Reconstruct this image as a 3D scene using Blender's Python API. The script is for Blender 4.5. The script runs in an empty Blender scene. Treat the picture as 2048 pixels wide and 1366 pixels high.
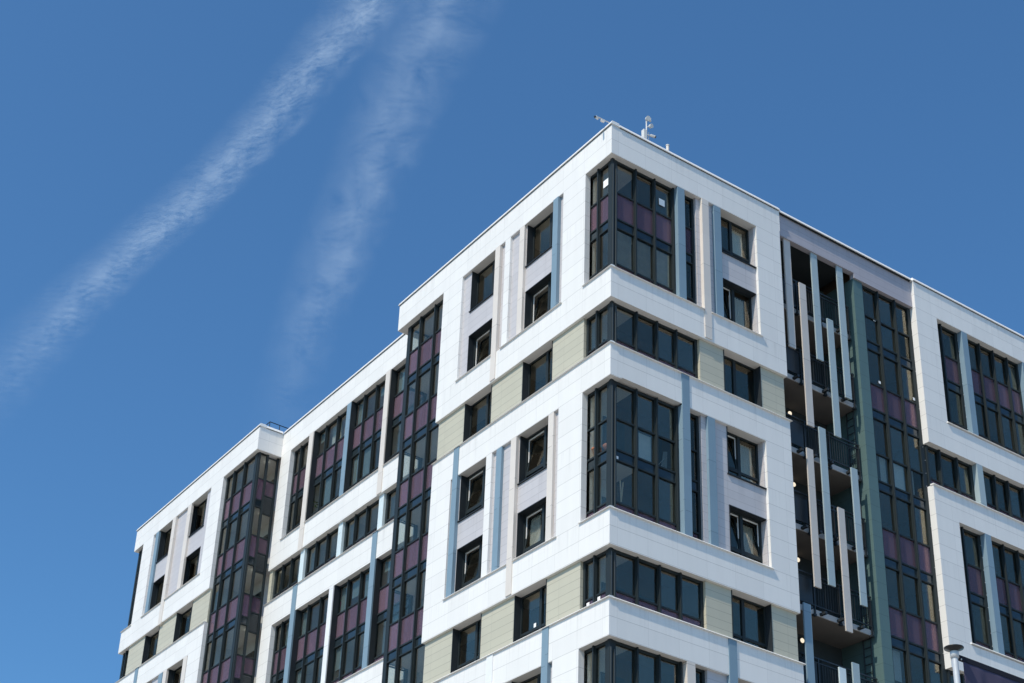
import bpy, bmesh, math, random
from mathutils import Vector, Matrix
random.seed(7)
S = bpy.context.scene
COL = S.collection
R = math.radians

# ------------------------------------------------------------------ materials
def newmat(name):
    m = bpy.data.materials.new(name); m.use_nodes = True
    nt = m.node_tree; nt.nodes.clear()
    out = nt.nodes.new('ShaderNodeOutputMaterial')
    return m, nt, out
def node(nt, t, **kw):
    n = nt.nodes.new(t)
    for k, v in kw.items(): setattr(n, k, v)
    return n
def math_n(nt, op, a, b=None, c=None):
    n = nt.nodes.new('ShaderNodeMath'); n.operation = op
    for i, v in enumerate((a, b, c)):
        if v is None: continue
        if isinstance(v, (int, float)): n.inputs[i].default_value = v
        else: nt.links.new(v, n.inputs[i])
    return n.outputs[0]
def mixc(nt, fac, a, b):
    n = nt.nodes.new('ShaderNodeMix'); n.data_type = 'RGBA'
    for i, v in ((0, fac), (6, a), (7, b)):
        if isinstance(v, (int, float)): n.inputs[i].default_value = v
        elif isinstance(v, tuple): n.inputs[i].default_value = (*v, 1)
        else: nt.links.new(v, n.inputs[i])
    return n.outputs[2]

def paint(name, col, rough=.5, spec=.4, var=.06, scale=3.0, metal=0.0, seam=0.0):
    """painted / coated surface: slight tonal drift and roughness variation"""
    m, nt, out = newmat(name)
    b = node(nt, 'ShaderNodeBsdfPrincipled')
    g = node(nt, 'ShaderNodeNewGeometry')
    nz = node(nt, 'ShaderNodeTexNoise'); nz.inputs['Scale'].default_value = scale; nz.inputs['Detail'].default_value = 5
    nt.links.new(g.outputs['Position'], nz.inputs['Vector'])
    f = math_n(nt, 'MULTIPLY_ADD', nz.outputs['Fac'], 2*var, 1-var)
    if seam:      # butt joints of the folded sheet every few metres
        sx = node(nt, 'ShaderNodeSeparateXYZ'); nt.links.new(g.outputs['Position'], sx.inputs[0])
        q = math_n(nt, 'FRACT', math_n(nt, 'DIVIDE', math_n(nt, 'ADD', sx.outputs[2], math_n(nt, 'MULTIPLY', math_n(nt, 'FLOOR', math_n(nt, 'ADD', sx.outputs[0], sx.outputs[1])), .37)), seam))
        f = math_n(nt, 'MULTIPLY', f, math_n(nt, 'MULTIPLY_ADD', math_n(nt, 'LESS_THAN', q, .022/seam), -.35, 1.0))
        f = math_n(nt, 'MULTIPLY', f, math_n(nt, 'MULTIPLY_ADD', math_n(nt, 'LESS_THAN', q, .5), .03, .985))
    vm = node(nt, 'ShaderNodeVectorMath', operation='SCALE')
    vm.inputs[0].default_value = col; nt.links.new(f, vm.inputs['Scale'])
    nt.links.new(vm.outputs[0], b.inputs['Base Color'])
    r = math_n(nt, 'MULTIPLY_ADD', nz.outputs['Fac'], .2, rough-.1)
    nt.links.new(r, b.inputs['Roughness'])
    b.inputs['Specular IOR Level'].default_value = spec
    b.inputs['Metallic'].default_value = metal
    nt.links.new(b.outputs[0], out.inputs[0])
    return m

def cladding(name, col, pz, pu, offu=.3, offz=0.0, dark=.45, w=.02, wv=.014, vstr=.5, rough=.42, var=.025):
    """cladding boards: horizontal and fainter vertical joints, panel-to-panel tone, faint weather streaks"""
    m, nt, out = newmat(name)
    b = node(nt, 'ShaderNodeBsdfPrincipled')
    g = node(nt, 'ShaderNodeNewGeometry')
    sx = node(nt, 'ShaderNodeSeparateXYZ'); nt.links.new(g.outputs['Position'], sx.inputs[0])
    u = math_n(nt, 'ADD', sx.outputs[0], sx.outputs[1])
    z = sx.outputs[2]
    zr = math_n(nt, 'DIVIDE', math_n(nt, 'SUBTRACT', z, offz), pz)
    ur = math_n(nt, 'DIVIDE', math_n(nt, 'SUBTRACT', u, offu), pu)
    def line(r, p, wd):
        d = math_n(nt, 'ABSOLUTE', math_n(nt, 'SUBTRACT', math_n(nt, 'FRACT', math_n(nt, 'ADD', r, .5)), .5))
        return math_n(nt, 'LESS_THAN', math_n(nt, 'MULTIPLY', d, p), wd*.5)
    lh = line(zr, pz, w); lv = math_n(nt, 'MULTIPLY', line(ur, pu, wv), vstr)
    # joints only on upright faces
    nrm = node(nt, 'ShaderNodeSeparateXYZ'); nt.links.new(g.outputs['Normal'], nrm.inputs[0])
    up = math_n(nt, 'LESS_THAN', math_n(nt, 'ABSOLUTE', nrm.outputs[2]), .5)
    ln = math_n(nt, 'MULTIPLY', math_n(nt, 'MAXIMUM', lh, lv), up)
    cz = math_n(nt, 'FLOOR', zr); cu = math_n(nt, 'FLOOR', ur)
    cb = node(nt, 'ShaderNodeCombineXYZ'); nt.links.new(cz, cb.inputs[0]); nt.links.new(cu, cb.inputs[1])
    wn = node(nt, 'ShaderNodeTexWhiteNoise'); nt.links.new(cb.outputs[0], wn.inputs['Vector'])
    mp = node(nt, 'ShaderNodeMapping'); mp.inputs['Scale'].default_value = (3.0, 3.0, .35)
    nt.links.new(g.outputs['Position'], mp.inputs['Vector'])
    nz = node(nt, 'ShaderNodeTexNoise'); nz.inputs['Scale'].default_value = 1.0; nz.inputs['Detail'].default_value = 6
    nt.links.new(mp.outputs[0], nz.inputs['Vector'])
    f = math_n(nt, 'ADD', math_n(nt, 'MULTIPLY_ADD', wn.outputs['Value'], 2*var, 1-var),
               math_n(nt, 'MULTIPLY_ADD', nz.outputs['Fac'], .09, -.045))
    below = math_n(nt, 'MULTIPLY', math_n(nt, 'FRACT', math_n(nt, 'DIVIDE', math_n(nt, 'SUBTRACT', 32.995, z), 3.0)), 3.0)
    fade = math_n(nt, 'MAXIMUM', math_n(nt, 'SUBTRACT', 1.0, math_n(nt, 'DIVIDE', below, 1.0)), 0.0)
    m3 = node(nt, 'ShaderNodeMapping'); m3.inputs['Scale'].default_value = (7.0, 7.0, .25); nt.links.new(g.outputs['Position'], m3.inputs['Vector'])
    n3 = node(nt, 'ShaderNodeTexNoise'); n3.inputs['Scale'].default_value = 1.0; n3.inputs['Detail'].default_value = 3; nt.links.new(m3.outputs[0], n3.inputs['Vector'])
    st = math_n(nt, 'MAXIMUM', math_n(nt, 'MULTIPLY_ADD', n3.outputs['Fac'], 4.0, -2.0), 0.0)
    f = math_n(nt, 'SUBTRACT', f, math_n(nt, 'MULTIPLY', math_n(nt, 'MULTIPLY', st, fade), .13))
    f = math_n(nt, 'MULTIPLY', f, math_n(nt, 'MULTIPLY_ADD', ln, -dark, 1.0))
    vm = node(nt, 'ShaderNodeVectorMath', operation='SCALE')
    vm.inputs[0].default_value = col; nt.links.new(f, vm.inputs['Scale'])
    nt.links.new(vm.outputs[0], b.inputs['Base Color'])
    b.inputs['Roughness'].default_value = rough
    b.inputs['Specular IOR Level'].default_value = .35
    bp = node(nt, 'ShaderNodeBump'); bp.inputs['Strength'].default_value = .12; bp.inputs['Distance'].default_value = .01
    n2 = node(nt, 'ShaderNodeTexNoise'); n2.inputs['Scale'].default_value = 1.3
    nt.links.new(g.outputs['Position'], n2.inputs['Vector'])
    nt.links.new(n2.outputs['Fac'], bp.inputs['Height'])
    nt.links.new(bp.outputs[0], b.inputs['Normal'])
    nt.links.new(b.outputs[0], out.inputs[0])
    return m

def glass(name, tint, refl=1.0, film=None, filmfac=0.0, wave=.05):
    """pane: see-through tint + Fresnel reflection, slightly wavy; optional translucent coloured film"""
    m, nt, out = newmat(name)
    g = node(nt, 'ShaderNodeNewGeometry'); ri = g.outputs['Random Per Island']
    tr = node(nt, 'ShaderNodeBsdfTransparent')
    tv = node(nt, 'ShaderNodeVectorMath', operation='SCALE'); tv.inputs[0].default_value = tint
    nt.links.new(math_n(nt, 'MULTIPLY_ADD', ri, .26, .78), tv.inputs['Scale']); nt.links.new(tv.outputs[0], tr.inputs[0])
    base = tr.outputs[0]
    if film:
        df = node(nt, 'ShaderNodeBsdfDiffuse'); df.inputs[0].default_value = (*film, 1)
        tl = node(nt, 'ShaderNodeBsdfTranslucent'); tl.inputs[0].default_value = (*film, 1)
        mm = node(nt, 'ShaderNodeMixShader'); mm.inputs[0].default_value = .4
        nt.links.new(df.outputs[0], mm.inputs[1]); nt.links.new(tl.outputs[0], mm.inputs[2])
        m2 = node(nt, 'ShaderNodeMixShader'); nt.links.new(math_n(nt, 'MULTIPLY_ADD', ri, filmfac, filmfac*.5), m2.inputs[0])
        nt.links.new(base, m2.inputs[1]); nt.links.new(mm.outputs[0], m2.inputs[2])
        base = m2.outputs[0]
    gl = node(nt, 'ShaderNodeBsdfGlossy'); gl.inputs['Roughness'].default_value = .03
    gl.inputs[0].default_value = (.95, .82, .66, 1)
    nz = node(nt, 'ShaderNodeTexNoise'); nz.inputs['Scale'].default_value = .9
    nt.links.new(g.outputs['Position'], nz.inputs['Vector'])
    bp = node(nt, 'ShaderNodeBump'); bp.inputs['Strength'].default_value = wave; bp.inputs['Distance'].default_value = .05
    nt.links.new(nz.outputs['Fac'], bp.inputs['Height'])
    wn = node(nt, 'ShaderNodeTexWhiteNoise', noise_dimensions='1D'); nt.links.new(ri, wn.inputs['W'])      # panes are never quite parallel
    sb = node(nt, 'ShaderNodeVectorMath', operation='SUBTRACT'); nt.links.new(wn.outputs['Color'], sb.inputs[0]); sb.inputs[1].default_value = (.5, .5, .5)
    sc = node(nt, 'ShaderNodeVectorMath', operation='SCALE'); nt.links.new(sb.outputs[0], sc.inputs[0]); sc.inputs['Scale'].default_value = .05
    ad = node(nt, 'ShaderNodeVectorMath', operation='ADD'); nt.links.new(bp.outputs[0], ad.inputs[0]); nt.links.new(sc.outputs[0], ad.inputs[1])
    nn = node(nt, 'ShaderNodeVectorMath', operation='NORMALIZE'); nt.links.new(ad.outputs[0], nn.inputs[0]); nt.links.new(nn.outputs[0], gl.inputs['Normal'])
    fr = node(nt, 'ShaderNodeFresnel'); fr.inputs['IOR'].default_value = 1.5
    fac = math_n(nt, 'MINIMUM', math_n(nt, 'MULTIPLY', fr.outputs[0], math_n(nt, 'MULTIPLY_ADD', ri, refl*.8, refl*.6)), .9)
    mx = node(nt, 'ShaderNodeMixShader')
    nt.links.new(fac, mx.inputs[0]); nt.links.new(base, mx.inputs[1]); nt.links.new(gl.outputs[0], mx.inputs[2])
    nt.links.new(mx.outputs[0], out.inputs[0])
    return m

def emit(name, col, s):
    m, nt, out = newmat(name)
    e = node(nt, 'ShaderNodeEmission'); e.inputs[0].default_value = (*col, 1); e.inputs[1].default_value = s
    nt.links.new(e.outputs[0], out.inputs[0]); return m

M = {}
M['white'] = cladding('white_cladding', (.785, .768, .75), .6, 1.2, dark=.28)
M['lav'] = cladding('grey_lavender_cladding', (.52, .50, .52), .3, 1.2, dark=.3, w=.014, vstr=.6)
M['fascia'] = cladding('fascia_cladding', (.40, .38, .42), .3, 2.4, dark=.3, w=.014, vstr=.5)
M['khaki'] = cladding('khaki_cladding', (.50, .475, .38), .3, 1.2, dark=.35, w=.016, vstr=.5)
M['green'] = cladding('green_cladding', (.094, .155, .156), .6, 5.0, dark=.3, w=.018)
M['cap'] = paint('white_metal_flashing', (.84, .82, .80), .35, .5, .03)
M['frame2'] = paint('lit_edge_profile', (.07, .08, .083), .5, .3, .1, 6)  # dark_aluminium in a lighter tone; sunlight on the edges put into the colour
M['frame'] = paint('dark_aluminium', (.022, .030, .034), .5, .2, .12, 6)
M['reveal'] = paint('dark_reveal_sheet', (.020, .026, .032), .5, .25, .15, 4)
M['blue'] = paint('blue_grey_fin_coat', (.20, .29, .365), .45, .3, .04, seam=2.6)
M['pale'] = paint('pale_blue_fin_coat', (.62, .71, .74), .4, .5, .03, seam=2.6)
M['cream'] = paint('cream_fin_coat', (.685, .625, .572), .42, .5, .03, seam=2.6)
M['wfin'] = paint('white_fin_coat', (.80, .80, .81), .4, .5, .02, seam=2.6)
M['greyblue'] = paint('grey_blue_fin_coat', (.34, .42, .455), .42, .4, .04, seam=2.6)
M['taupe'] = paint('taupe_fin_coat', (.53, .495, .465), .42, .5, .04, seam=2.6)
M['conc'] = paint('bare_concrete', (.42, .41, .41), .85, .2, .18, 5)
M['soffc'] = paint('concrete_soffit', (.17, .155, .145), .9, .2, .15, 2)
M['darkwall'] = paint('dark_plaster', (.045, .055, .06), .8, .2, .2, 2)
M['rail'] = paint('black_steel', (.02, .024, .028), .45, .5, .15, 5)
M['inwall'] = paint('interior_plaster', (.74, .72, .68), .85, .2, .08, 1.5)
M['inceil'] = paint('interior_ceiling', (.76, .74, .70), .85, .2, .05, 1.5)
M['slabdk'] = paint('room_ceiling_shade', (.12, .088, .062), .9, .2, .15, 1.2)  # dark copy of interior_ceiling; dimness of the shaded side put into the colour
M['indark'] = paint('room_wall_shade', (.085, .056, .037), .9, .2, .35, 1.2)  # dark copy of interior_plaster; dimness of the rooms put into the colour
M['roof'] = paint('roof_membrane', (.06, .06, .065), .9, .2, .2, 2)
M['clear'] = glass('clear_glass', (.90, .93, .92), .26)
M['purple'] = glass('violet_glass', (.72, .55, .67), .30, (.47, .35, .45), .22)
M['spandrel'] = paint('dark_spandrel_glass', (.018, .029, .036), .12, .6, .1, 2)
M['curtain'] = paint('curtain_cloth', (.68, .66, .62), .9, .1, .08, 4)
M['blind'] = paint('roller_blind_cloth', (.42, .47, .50), .85, .1, .05, 4)
M['paper'] = paint('white_paper', (.88, .88, .88), .8, .1, .02)
M['clay'] = paint('terracotta', (.55, .20, .11), .8, .2, .15, 12)
M['wood'] = paint('raw_wood', (.72, .55, .38), .7, .2, .15, 8)
M['pink'] = paint('pink_plastic', (.72, .10, .33), .4, .4, .05)
M['leaf'] = paint('leaf_green', (.06, .11, .03), .6, .3, .4, 25)
M['soil'] = paint('potting_soil', (.05, .035, .025), .95, .1, .2, 20)
M['steel'] = paint('galvanised_steel', (.58, .58, .59), .42, .5, .10, 9, .2)
M['plast'] = paint('white_plastic', (.66, .65, .63), .45, .4, .06, 12)
M['black'] = paint('black_plastic', (.012, .012, .014), .3, .5, .1, 12)
M['cloth'] = paint('dark_violet_cloth', (.070, .062, .105), .8, .2, .12, 5)
M['hem'] = paint('black_hem', (.016, .016, .024), .8, .2, .1, 5)
M['lamp'] = emit('lit_lamp_glass', (1.0, .86, .66), 1.0)
M['tube'] = emit('lit_ceiling_lamp', (1.0, .97, .92), 1.8)
M['screw'] = paint('bare_screw_head', (.7, .7, .7), .4, .5, .05)

# ------------------------------------------------------------------ mesh helpers
class MB:
    def __init__(s): s.v = []; s.f = []
    def quad(s, *p):
        i = len(s.v); s.v += [tuple(q) for q in p]; s.f.append(tuple(range(i, i+len(p))))
    def wbox(s, x0, x1, y0, y1, z0, z1):
        x0, x1 = min(x0, x1), max(x0, x1); y0, y1 = min(y0, y1), max(y0, y1); z0, z1 = min(z0, z1), max(z0, z1)
        i = len(s.v)
        s.v += [(x0,y0,z0),(x1,y0,z0),(x1,y1,z0),(x0,y1,z0),(x0,y0,z1),(x1,y0,z1),(x1,y1,z1),(x0,y1,z1)]
        for f in ((0,3,2,1),(4,5,6,7),(0,1,5,4),(1,2,6,5),(2,3,7,6),(3,0,4,7)): s.f.append(tuple(i+k for k in f))
    def box(s, F, u0, u1, d0, d1, z0, z1):
        a = F(u0, d0, z0); b = F(u1, d1, z1); s.wbox(a[0], b[0], a[1], b[1], a[2], b[2])
    def tube(s, a, b, r0, r1=None, n=12, caps=True):
        a = Vector(a); b = Vector(b); r1 = r0 if r1 is None else r1
        d = (b-a).normalized(); t = Vector((0,0,1)) if abs(d.z) < .9 else Vector((1,0,0))
        p = d.cross(t).normalized(); q = d.cross(p)
        i = len(s.v)
        for k in range(n):
            c = math.cos(2*math.pi*k/n); sn = math.sin(2*math.pi*k/n)
            s.v.append(tuple(a+(p*c+q*sn)*r0)); s.v.append(tuple(b+(p*c+q*sn)*r1))
        for k in range(n):
            j = (k+1) % n
            s.f.append((i+2*k, i+2*j, i+2*j+1, i+2*k+1))
        if caps:
            s.f.append(tuple(i+2*k for k in range(n))); s.f.append(tuple(i+2*k+1 for k in reversed(range(n))))
    def pieces(s, name, mat, parent=None):
        """each box of the builder becomes an object of its own"""
        for i in range(0, len(s.v), 8):
            m = MB(); m.v = s.v[i:i+8]; m.f = [tuple(q-i for q in f) for f in s.f[6*i//8:6*i//8+6]]
            m.build(name, mat, parent)
    def build(s, name, mat, parent=None, smooth=False, recalc=True, merge=False):
        me = bpy.data.meshes.new(name); me.from_pydata(s.v, [], s.f); me.update()
        if recalc or merge:
            bm = bmesh.new(); bm.from_mesh(me)
            if merge: bmesh.ops.remove_doubles(bm, verts=bm.verts, dist=1e-5)
            if recalc: bmesh.ops.recalc_face_normals(bm, faces=bm.faces)
            bm.to_mesh(me); bm.free()
        me.materials.append(M[mat])
        if smooth:
            for p in me.polygons: p.use_smooth = True
        o = bpy.data.objects.new(name, me); COL.objects.link(o)
        if parent: o.parent = parent
        return o

def FL(x0): return lambda u, d, z: (x0+d, u, z)      # faces -x, u runs along y
def FR(y0): return lambda u, d, z: (u, y0+d, z)      # faces -y, u runs along x
L, RT, MID, WS = FL(0.0), FR(0.0), FL(1.3), FR(26.14)

def gridwall(mb, F, us, zs, holes, d0, d1):
    """wall of thickness d0..d1 with rectangular holes; shared faces culled"""
    us = sorted(set(us + [h[0] for h in holes] + [h[1] for h in holes])); us = [u for u in us]
    zs = sorted(set(zs + [h[2] for h in holes] + [h[3] for h in holes]))
    umin, umax, zmin, zmax = us[0], us[-1], zs[0], zs[-1]
    nu, nz = len(us)-1, len(zs)-1
    def sol(i, k):
        if not (0 <= i < nu and 0 <= k < nz): return False
        cu = (us[i]+us[i+1])/2; cz = (zs[k]+zs[k+1])/2
        return not any(h[0] < cu < h[1] and h[2] < cz < h[3] for h in holes)
    for i in range(nu):
        for k in range(nz):
            if not sol(i, k): continue
            a, b, c, d = us[i], us[i+1], zs[k], zs[k+1]
            mb.quad(F(a,d0,c), F(b,d0,c), F(b,d0,d), F(a,d0,d))
            mb.quad(F(a,d1,c), F(b,d1,c), F(b,d1,d), F(a,d1,d))
            if not sol(i-1, k): mb.quad(F(a,d0,c), F(a,d1,c), F(a,d1,d), F(a,d0,d))
            if not sol(i+1, k): mb.quad(F(b,d0,c), F(b,d1,c), F(b,d1,d), F(b,d0,d))
            if not sol(i, k-1): mb.quad(F(a,d0,c), F(b,d0,c), F(b,d1,c), F(a,d1,c))
            if not sol(i, k+1): mb.quad(F(a,d0,d), F(b,d0,d), F(b,d1,d), F(a,d1,d))

def thing(name, label, cat, loc=(0,0,0), group=None):
    o = bpy.data.objects.new(name, None); COL.objects.link(o); o.location = loc; o.empty_display_size = .3
    o['label'] = label; o['category'] = cat
    if group: o['group'] = group
    return o
def tag(o, label, cat, group=None):
    o['label'] = label; o['category'] = cat
    if group: o['group'] = group
    return o

B = thing('apartment_building', 'modern white panelled apartment block with stepped wings, coloured vertical fins and violet glazed loggias', 'apartment building')

# ------------------------------------------------------------------ walls
D = .46
def shift(hs, dz): return [(a, b, c+dz, d+dz) for a, b, c, d in hs]
# left face of the corner tower
WL = [(0, 1.42, 33, 37.78), (2.67, 5.85, 33, 37.78), (6.18, 9.0, 33, 37.78), (0, 10.32, 30, 31.8),
      (0, 1.42, 24, 28.78), (2.67, 6.45, 24, 28.78), (6.79, 9.02, 24, 28.78), (0, 10.32, 21, 22.77),
      (0, 1.42, 15, 19.78), (2.70, 6.2, 15, 19.78), (6.5, 9.0, 15, 19.78)]
mb = MB(); gridwall(mb, L, [0, 10.32], [0, 37.78], WL, 0, D); mb.build('wall', 'white', B, merge=True)
# parapet over the column and the tower top, one piece with its own return
mb = MB(); mb.box(L, 0, 13.7, 0, D, 37.78, 39.05); mb.wbox(D, 1.3, 13.24, 13.7, 37.78, 39.05); mb.build('parapet', 'white', B)
# right face of the corner tower
WR = [(D, 6.70, 33, 37.78), (D, 7.88, 30, 31.8), (D, 2.98, 24, 28.83), (2.98, 6.70, 24, 28.78), (D, 7.88, 21, 22.77), (D, 6.70, 15, 19.78)]
mb = MB(); gridwall(mb, RT, [D, 7.88], [0, 39.05], WR, 0, D); mb.build('wall', 'white', B, merge=True)
# recessed middle facade
WM = [(13.3, 25.17, 33, 37.74), (13.3, 26.14, 30, 31.74), (13.3, 25.17, 24, 28.72), (13.3, 26.14, 21, 22.74), (13.3, 25.17, 15, 19.74)]
mb = MB(); gridwall(mb, MID, [13.24, 26.14], [0, 39.05], WM, 0, D); mb.build('wall', 'white', B, merge=True)
# left wing
WW = [(31.05, 37.98, 33, 37.78), (39.33, 40.6, 33, 37.78), (29.69, 40.6, 30, 31.76), (31.14, 37.98, 24, 28.76), (39.33, 40.6, 24, 28.76),
      (29.69, 40.6, 21, 22.76), (31.1, 37.98, 15, 19.76), (39.33, 40.6, 15, 19.76)]
mb = MB(); gridwall(mb, L, [29.69, 40.6], [0, 37.78], WW, 0, D); mb.build('wall', 'white', B, merge=True)
mb = MB(); mb.box(L, 26.14, 40.6, 0, D, 37.78, 39.05); mb.wbox(D, 1.32, 26.14, 26.14+D, 37.78, 39.05); mb.wbox(D, 6, 40.2, 40.6, 37.78, 39.05); mb.build('parapet', 'white', B)
# right block beyond the stair bay
WB = [(16.2, 26, 33, 37.78), (15.02, 26, 30, 31.8), (16.24, 26, 24, 28.85), (15.02, 26, 21, 22.85), (16.24, 26, 15, 19.8)]
mb = MB(); gridwall(mb, RT, [15.02, 26.5], [0, 39.05], WB, 0, D); mb.build('wall', 'white', B, merge=True)
# fascia of the stair bay
mb = MB()
mb.box(RT, 7.88, 11.84, .13, .34, 38.07, 39.05); mb.box(RT, 11.84, 15.02, .13, .34, 37.86, 39.05)
mb.build('fascia', 'fascia', B)
# back walls inside the openings (grey-lavender) and khaki strips
def spandrels(F, u0, u1, z0, z1, wins, mat, name='spandrel_wall', d0=.11):
    mb = MB(); gridwall(mb, F, [u0, u1], [z0, z1], wins, d0, D)
    key = {}; par = {}
    def find(a):
        while par[a] != a: a = par[a]
        return a
    ids = []
    for p in mb.v:
        k = tuple(round(c, 4) for c in p); ids.append(key.setdefault(k, len(key)))
    for i in key.values(): par[i] = i
    for f in mb.f:
        r = find(ids[f[0]])
        for q in f[1:]: par[find(ids[q])] = r
    grp = {}
    for f in mb.f: grp.setdefault(find(ids[f[0]]), []).append(f)
    for fs in grp.values():
        m = MB()
        for f in fs: m.quad(*[mb.v[q] for q in f])
        m.build(name, mat, B, merge=True)
W1, W2 = (3.22, 4.93), (6.79, 8.5)
for dz, ops in ((0, ((2.67, 5.85), (6.18, 9.0))), (-9, ((2.67, 6.45), (6.79, 9.02))), (-18, ((2.70, 6.2), (6.5, 9.0)))):
    for (a, b), w in zip(ops, (W1, W2)):
        a2 = max(a, min(a, w[0]))
        spandrels(L, a+.001, b-.001, 33+dz, 37.78+dz, [(w[0], w[1], 33+dz, 34.8+dz), (w[0], w[1], 35.9+dz, 37.78+dz)], 'lav')
for z0, z1 in ((30, 31.8), (21, 22.77)):
    spandrels(L, 1.53, 10.24, z0, z1, [(W1[0], W1[1], z0, z1), (W2[0], W2[1], z0, z1)], 'khaki')
    spandrels(RT, 3.92, 7.80, z0, z1, [(4.99, 6.70, z0, z1)], 'khaki')
for dz in (0, -9, -18):
    spandrels(RT, 3.90, 6.70, 33+dz, 37.78+dz, [(5.02, 6.66, 33+dz, 34.83+dz), (5.02, 6.66, 35.97+dz, 37.78+dz)], 'lav')
V1, V2 = (31.64, 33.47), (35.49, 37.26)
for dz, (a, b) in ((0, (31.05, 37.98)), (-9, (31.14, 37.98)), (-18, (31.1, 37.98))):
    spandrels(L, a+.001, b-.001, 33+dz, 37.78+dz, [(v[0], v[1], zz+dz, zt+dz) for v in (V1, V2) for zz, zt in ((33, 34.75), (35.9, 37.78))], 'lav')
for z0, z1 in ((30, 31.76), (21, 22.76)):
    spandrels(L, 29.69, 39.35, z0, z1, [(*V1, z0, z1), (*V2, z0, z1)], 'khaki')
for z0, z1 in ((30, 31.74), (21, 22.74)):
    mb = MB(); mb.box(MID, 25.86, 26.14, .10, D, z0, z1); mb.build('spandrel_wall', 'khaki', B)
mb = MB(); mb.wbox(11.84, 12.32, .2, 1.9, 0, 37.86); mb.wbox(11.84, 12.1, 1.9, 6, 0, 38.3); mb.build('stair_wall', 'green', B)

# caps, lips
def lip(F, u0, u1, z, d0=-.05, d1=.12, h=.045, lo=.012):
    mb = MB(); a, b = d0-.022, d0+.02; zb, zt = z-lo, z-lo+h
    prof = [(a, zb), (b, zt), (d1, zt+.012), (d1, zb)]      # front edge leans back, so it catches the light from above
    p0 = [F(u0, q[0], q[1]) for q in prof]; p1 = [F(u1, q[0], q[1]) for q in prof]
    for i in range(4):
        j = (i+1) % 4; mb.quad(p0[i], p0[j], p1[j], p1[i])
    mb.quad(*p0); mb.quad(*reversed(p1)); mb.build('sill_flashing', 'cap', B, merge=True)
def coping(F, u0, u1, d0=-.035, d1=.30, z=39.05, h=.13, dd0=None):
    """metal coping whose front face leans back; a dark strip below it paints the shadow gap"""
    mb = MB(); prof = [(d0-.02, z), (d0+.035, z+h), (d1, z+h+.01), (d1, z)]
    p0 = [F(u0, q[0], q[1]) for q in prof]; p1 = [F(u1, q[0], q[1]) for q in prof]
    for i in range(4):
        j = (i+1) % 4; mb.quad(p0[i], p0[j], p1[j], p1[i])
    mb.quad(*p0); mb.quad(*reversed(p1)); c = mb.build('coping', 'cap', B, merge=True)
    mb = MB(); mb.box(F, u0+.05, u1-.05, d0+.02, d0+.10, z-.022, z-.002); mb.build('shadow_gap_strip', 'frame', c)  # dark strip imitates the shadow line under the coping
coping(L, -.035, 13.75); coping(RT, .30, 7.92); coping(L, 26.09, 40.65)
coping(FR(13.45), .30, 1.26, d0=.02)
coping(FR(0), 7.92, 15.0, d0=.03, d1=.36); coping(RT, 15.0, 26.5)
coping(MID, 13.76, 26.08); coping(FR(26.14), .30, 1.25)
mb = MB(); mb.wbox(7.6, 15.3, .6, .9, 39.0, 39.62); mb.build('roof_upstand', 'roof', B)
for dz in (0, -9):
    z = 33+dz
    if dz == 0:
        lip(L, -.05, 1.47, z); lip(RT, .12, 4.06, z)
        lip(L, 2.62, 6.22, z); lip(L, 6.44+.33, 9.05, z); lip(RT, 4.40, 6.76, z)
        lip(L, 31.0, 35.12, z); lip(L, 35.5, 38.02, z)
        for a, b in ((13.26, 16.26), (16.64, 19.6+1e-3), (19.6, 22.92), (23.34, 25.22)): lip(MID, a, b, z)
        lip(L, 39.28, 40.65, z)
    else:
        lip(L, -.05, 1.47, z); lip(RT, .12, 6.76, z)
        lip(L, 2.62, 4.95, z); lip(L, 5.29, 9.05, z)
        lip(MID, 13.26, 25.22, z)
    lip(L, -.05, 10.36, z-3); lip(RT, .12, 7.95, z-3)
    lip(MID, 13.26, 26.12, z-3); lip(L, 29.69, 40.65, z-3)
    lip(RT, 15.0, 26, z-3, h=.05); lip(RT, 16.16, 26, z+(.04), h=.05)
mb = MB()   # thin white edge trims of the right block and of the tower beside the fascia
mb.wbox(7.885, 7.90, -.004, .12, 38.12, 39.05); mb.build('edge_trim', 'cap', B)

# ------------------------------------------------------------------ fins
def fin(F, u0, u1, z0, z1, mat, d0=-.033, d1=.12):
    mb = MB(); mb.box(F, u0, u1, d0, d1, z0, z1); return mb.build('fin', mat, B)
def twofin(F, u0, u1, z0, zc, z1, mat):       # stands inside an opening, runs on over the white band
    pass
fin(L, 2.93, 3.22, 33.03, 37.775, 'blue'); fin(L, 4.98, 5.27, 33.03, 37.775, 'cream', 0.0); fin(L, 6.47, 6.77, 31.86, 37.775, 'cream')
fin(L, 2.93, 3.22, 24.03, 28.775, 'cream', 0.0); fin(L, 4.97, 5.28, 22.82, 28.775, 'cream'); fin(L, 5.87, 6.18, 24.03, 28.775, 'blue', 0.0)
fin(L, 8.55, 8.87, 24.03, 29.985, 'blue')
fin(L, 2.90, 3.22, 15.03, 20.985, 'blue'); fin(L, 5.85, 6.2, 15.03, 20.985, 'wfin')
fin(RT, 2.97, 3.29, 33.03, 37.775, 'blue', 0.0, .24); fin(RT, 4.07, 4.38, 31.87, 37.775, 'cream'); fin(RT, 4.66, 4.98, 33.03, 37.775, 'blue', 0.0)
fin(RT, 2.98, 3.30, 24.03, 29.985, 'blue', -.033, .24); fin(RT, 4.10, 4.42, 24.03, 28.775, 'blue', 0.0)
fin(RT, 3.0, 3.33, 15.03, 19.775, 'cream', 0.0, .24); fin(RT, 4.69, 5.02, 15.03, 20.985, 'blue')
fin(L, 33.30, 33.74, 33.03, 37.775, 'cream', 0.0); fin(L, 35.10, 35.49, 31.70, 37.775, 'cream'); fin(L, 37.27, 37.66, 33.03, 37.775, 'blue', 0.0)
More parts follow.
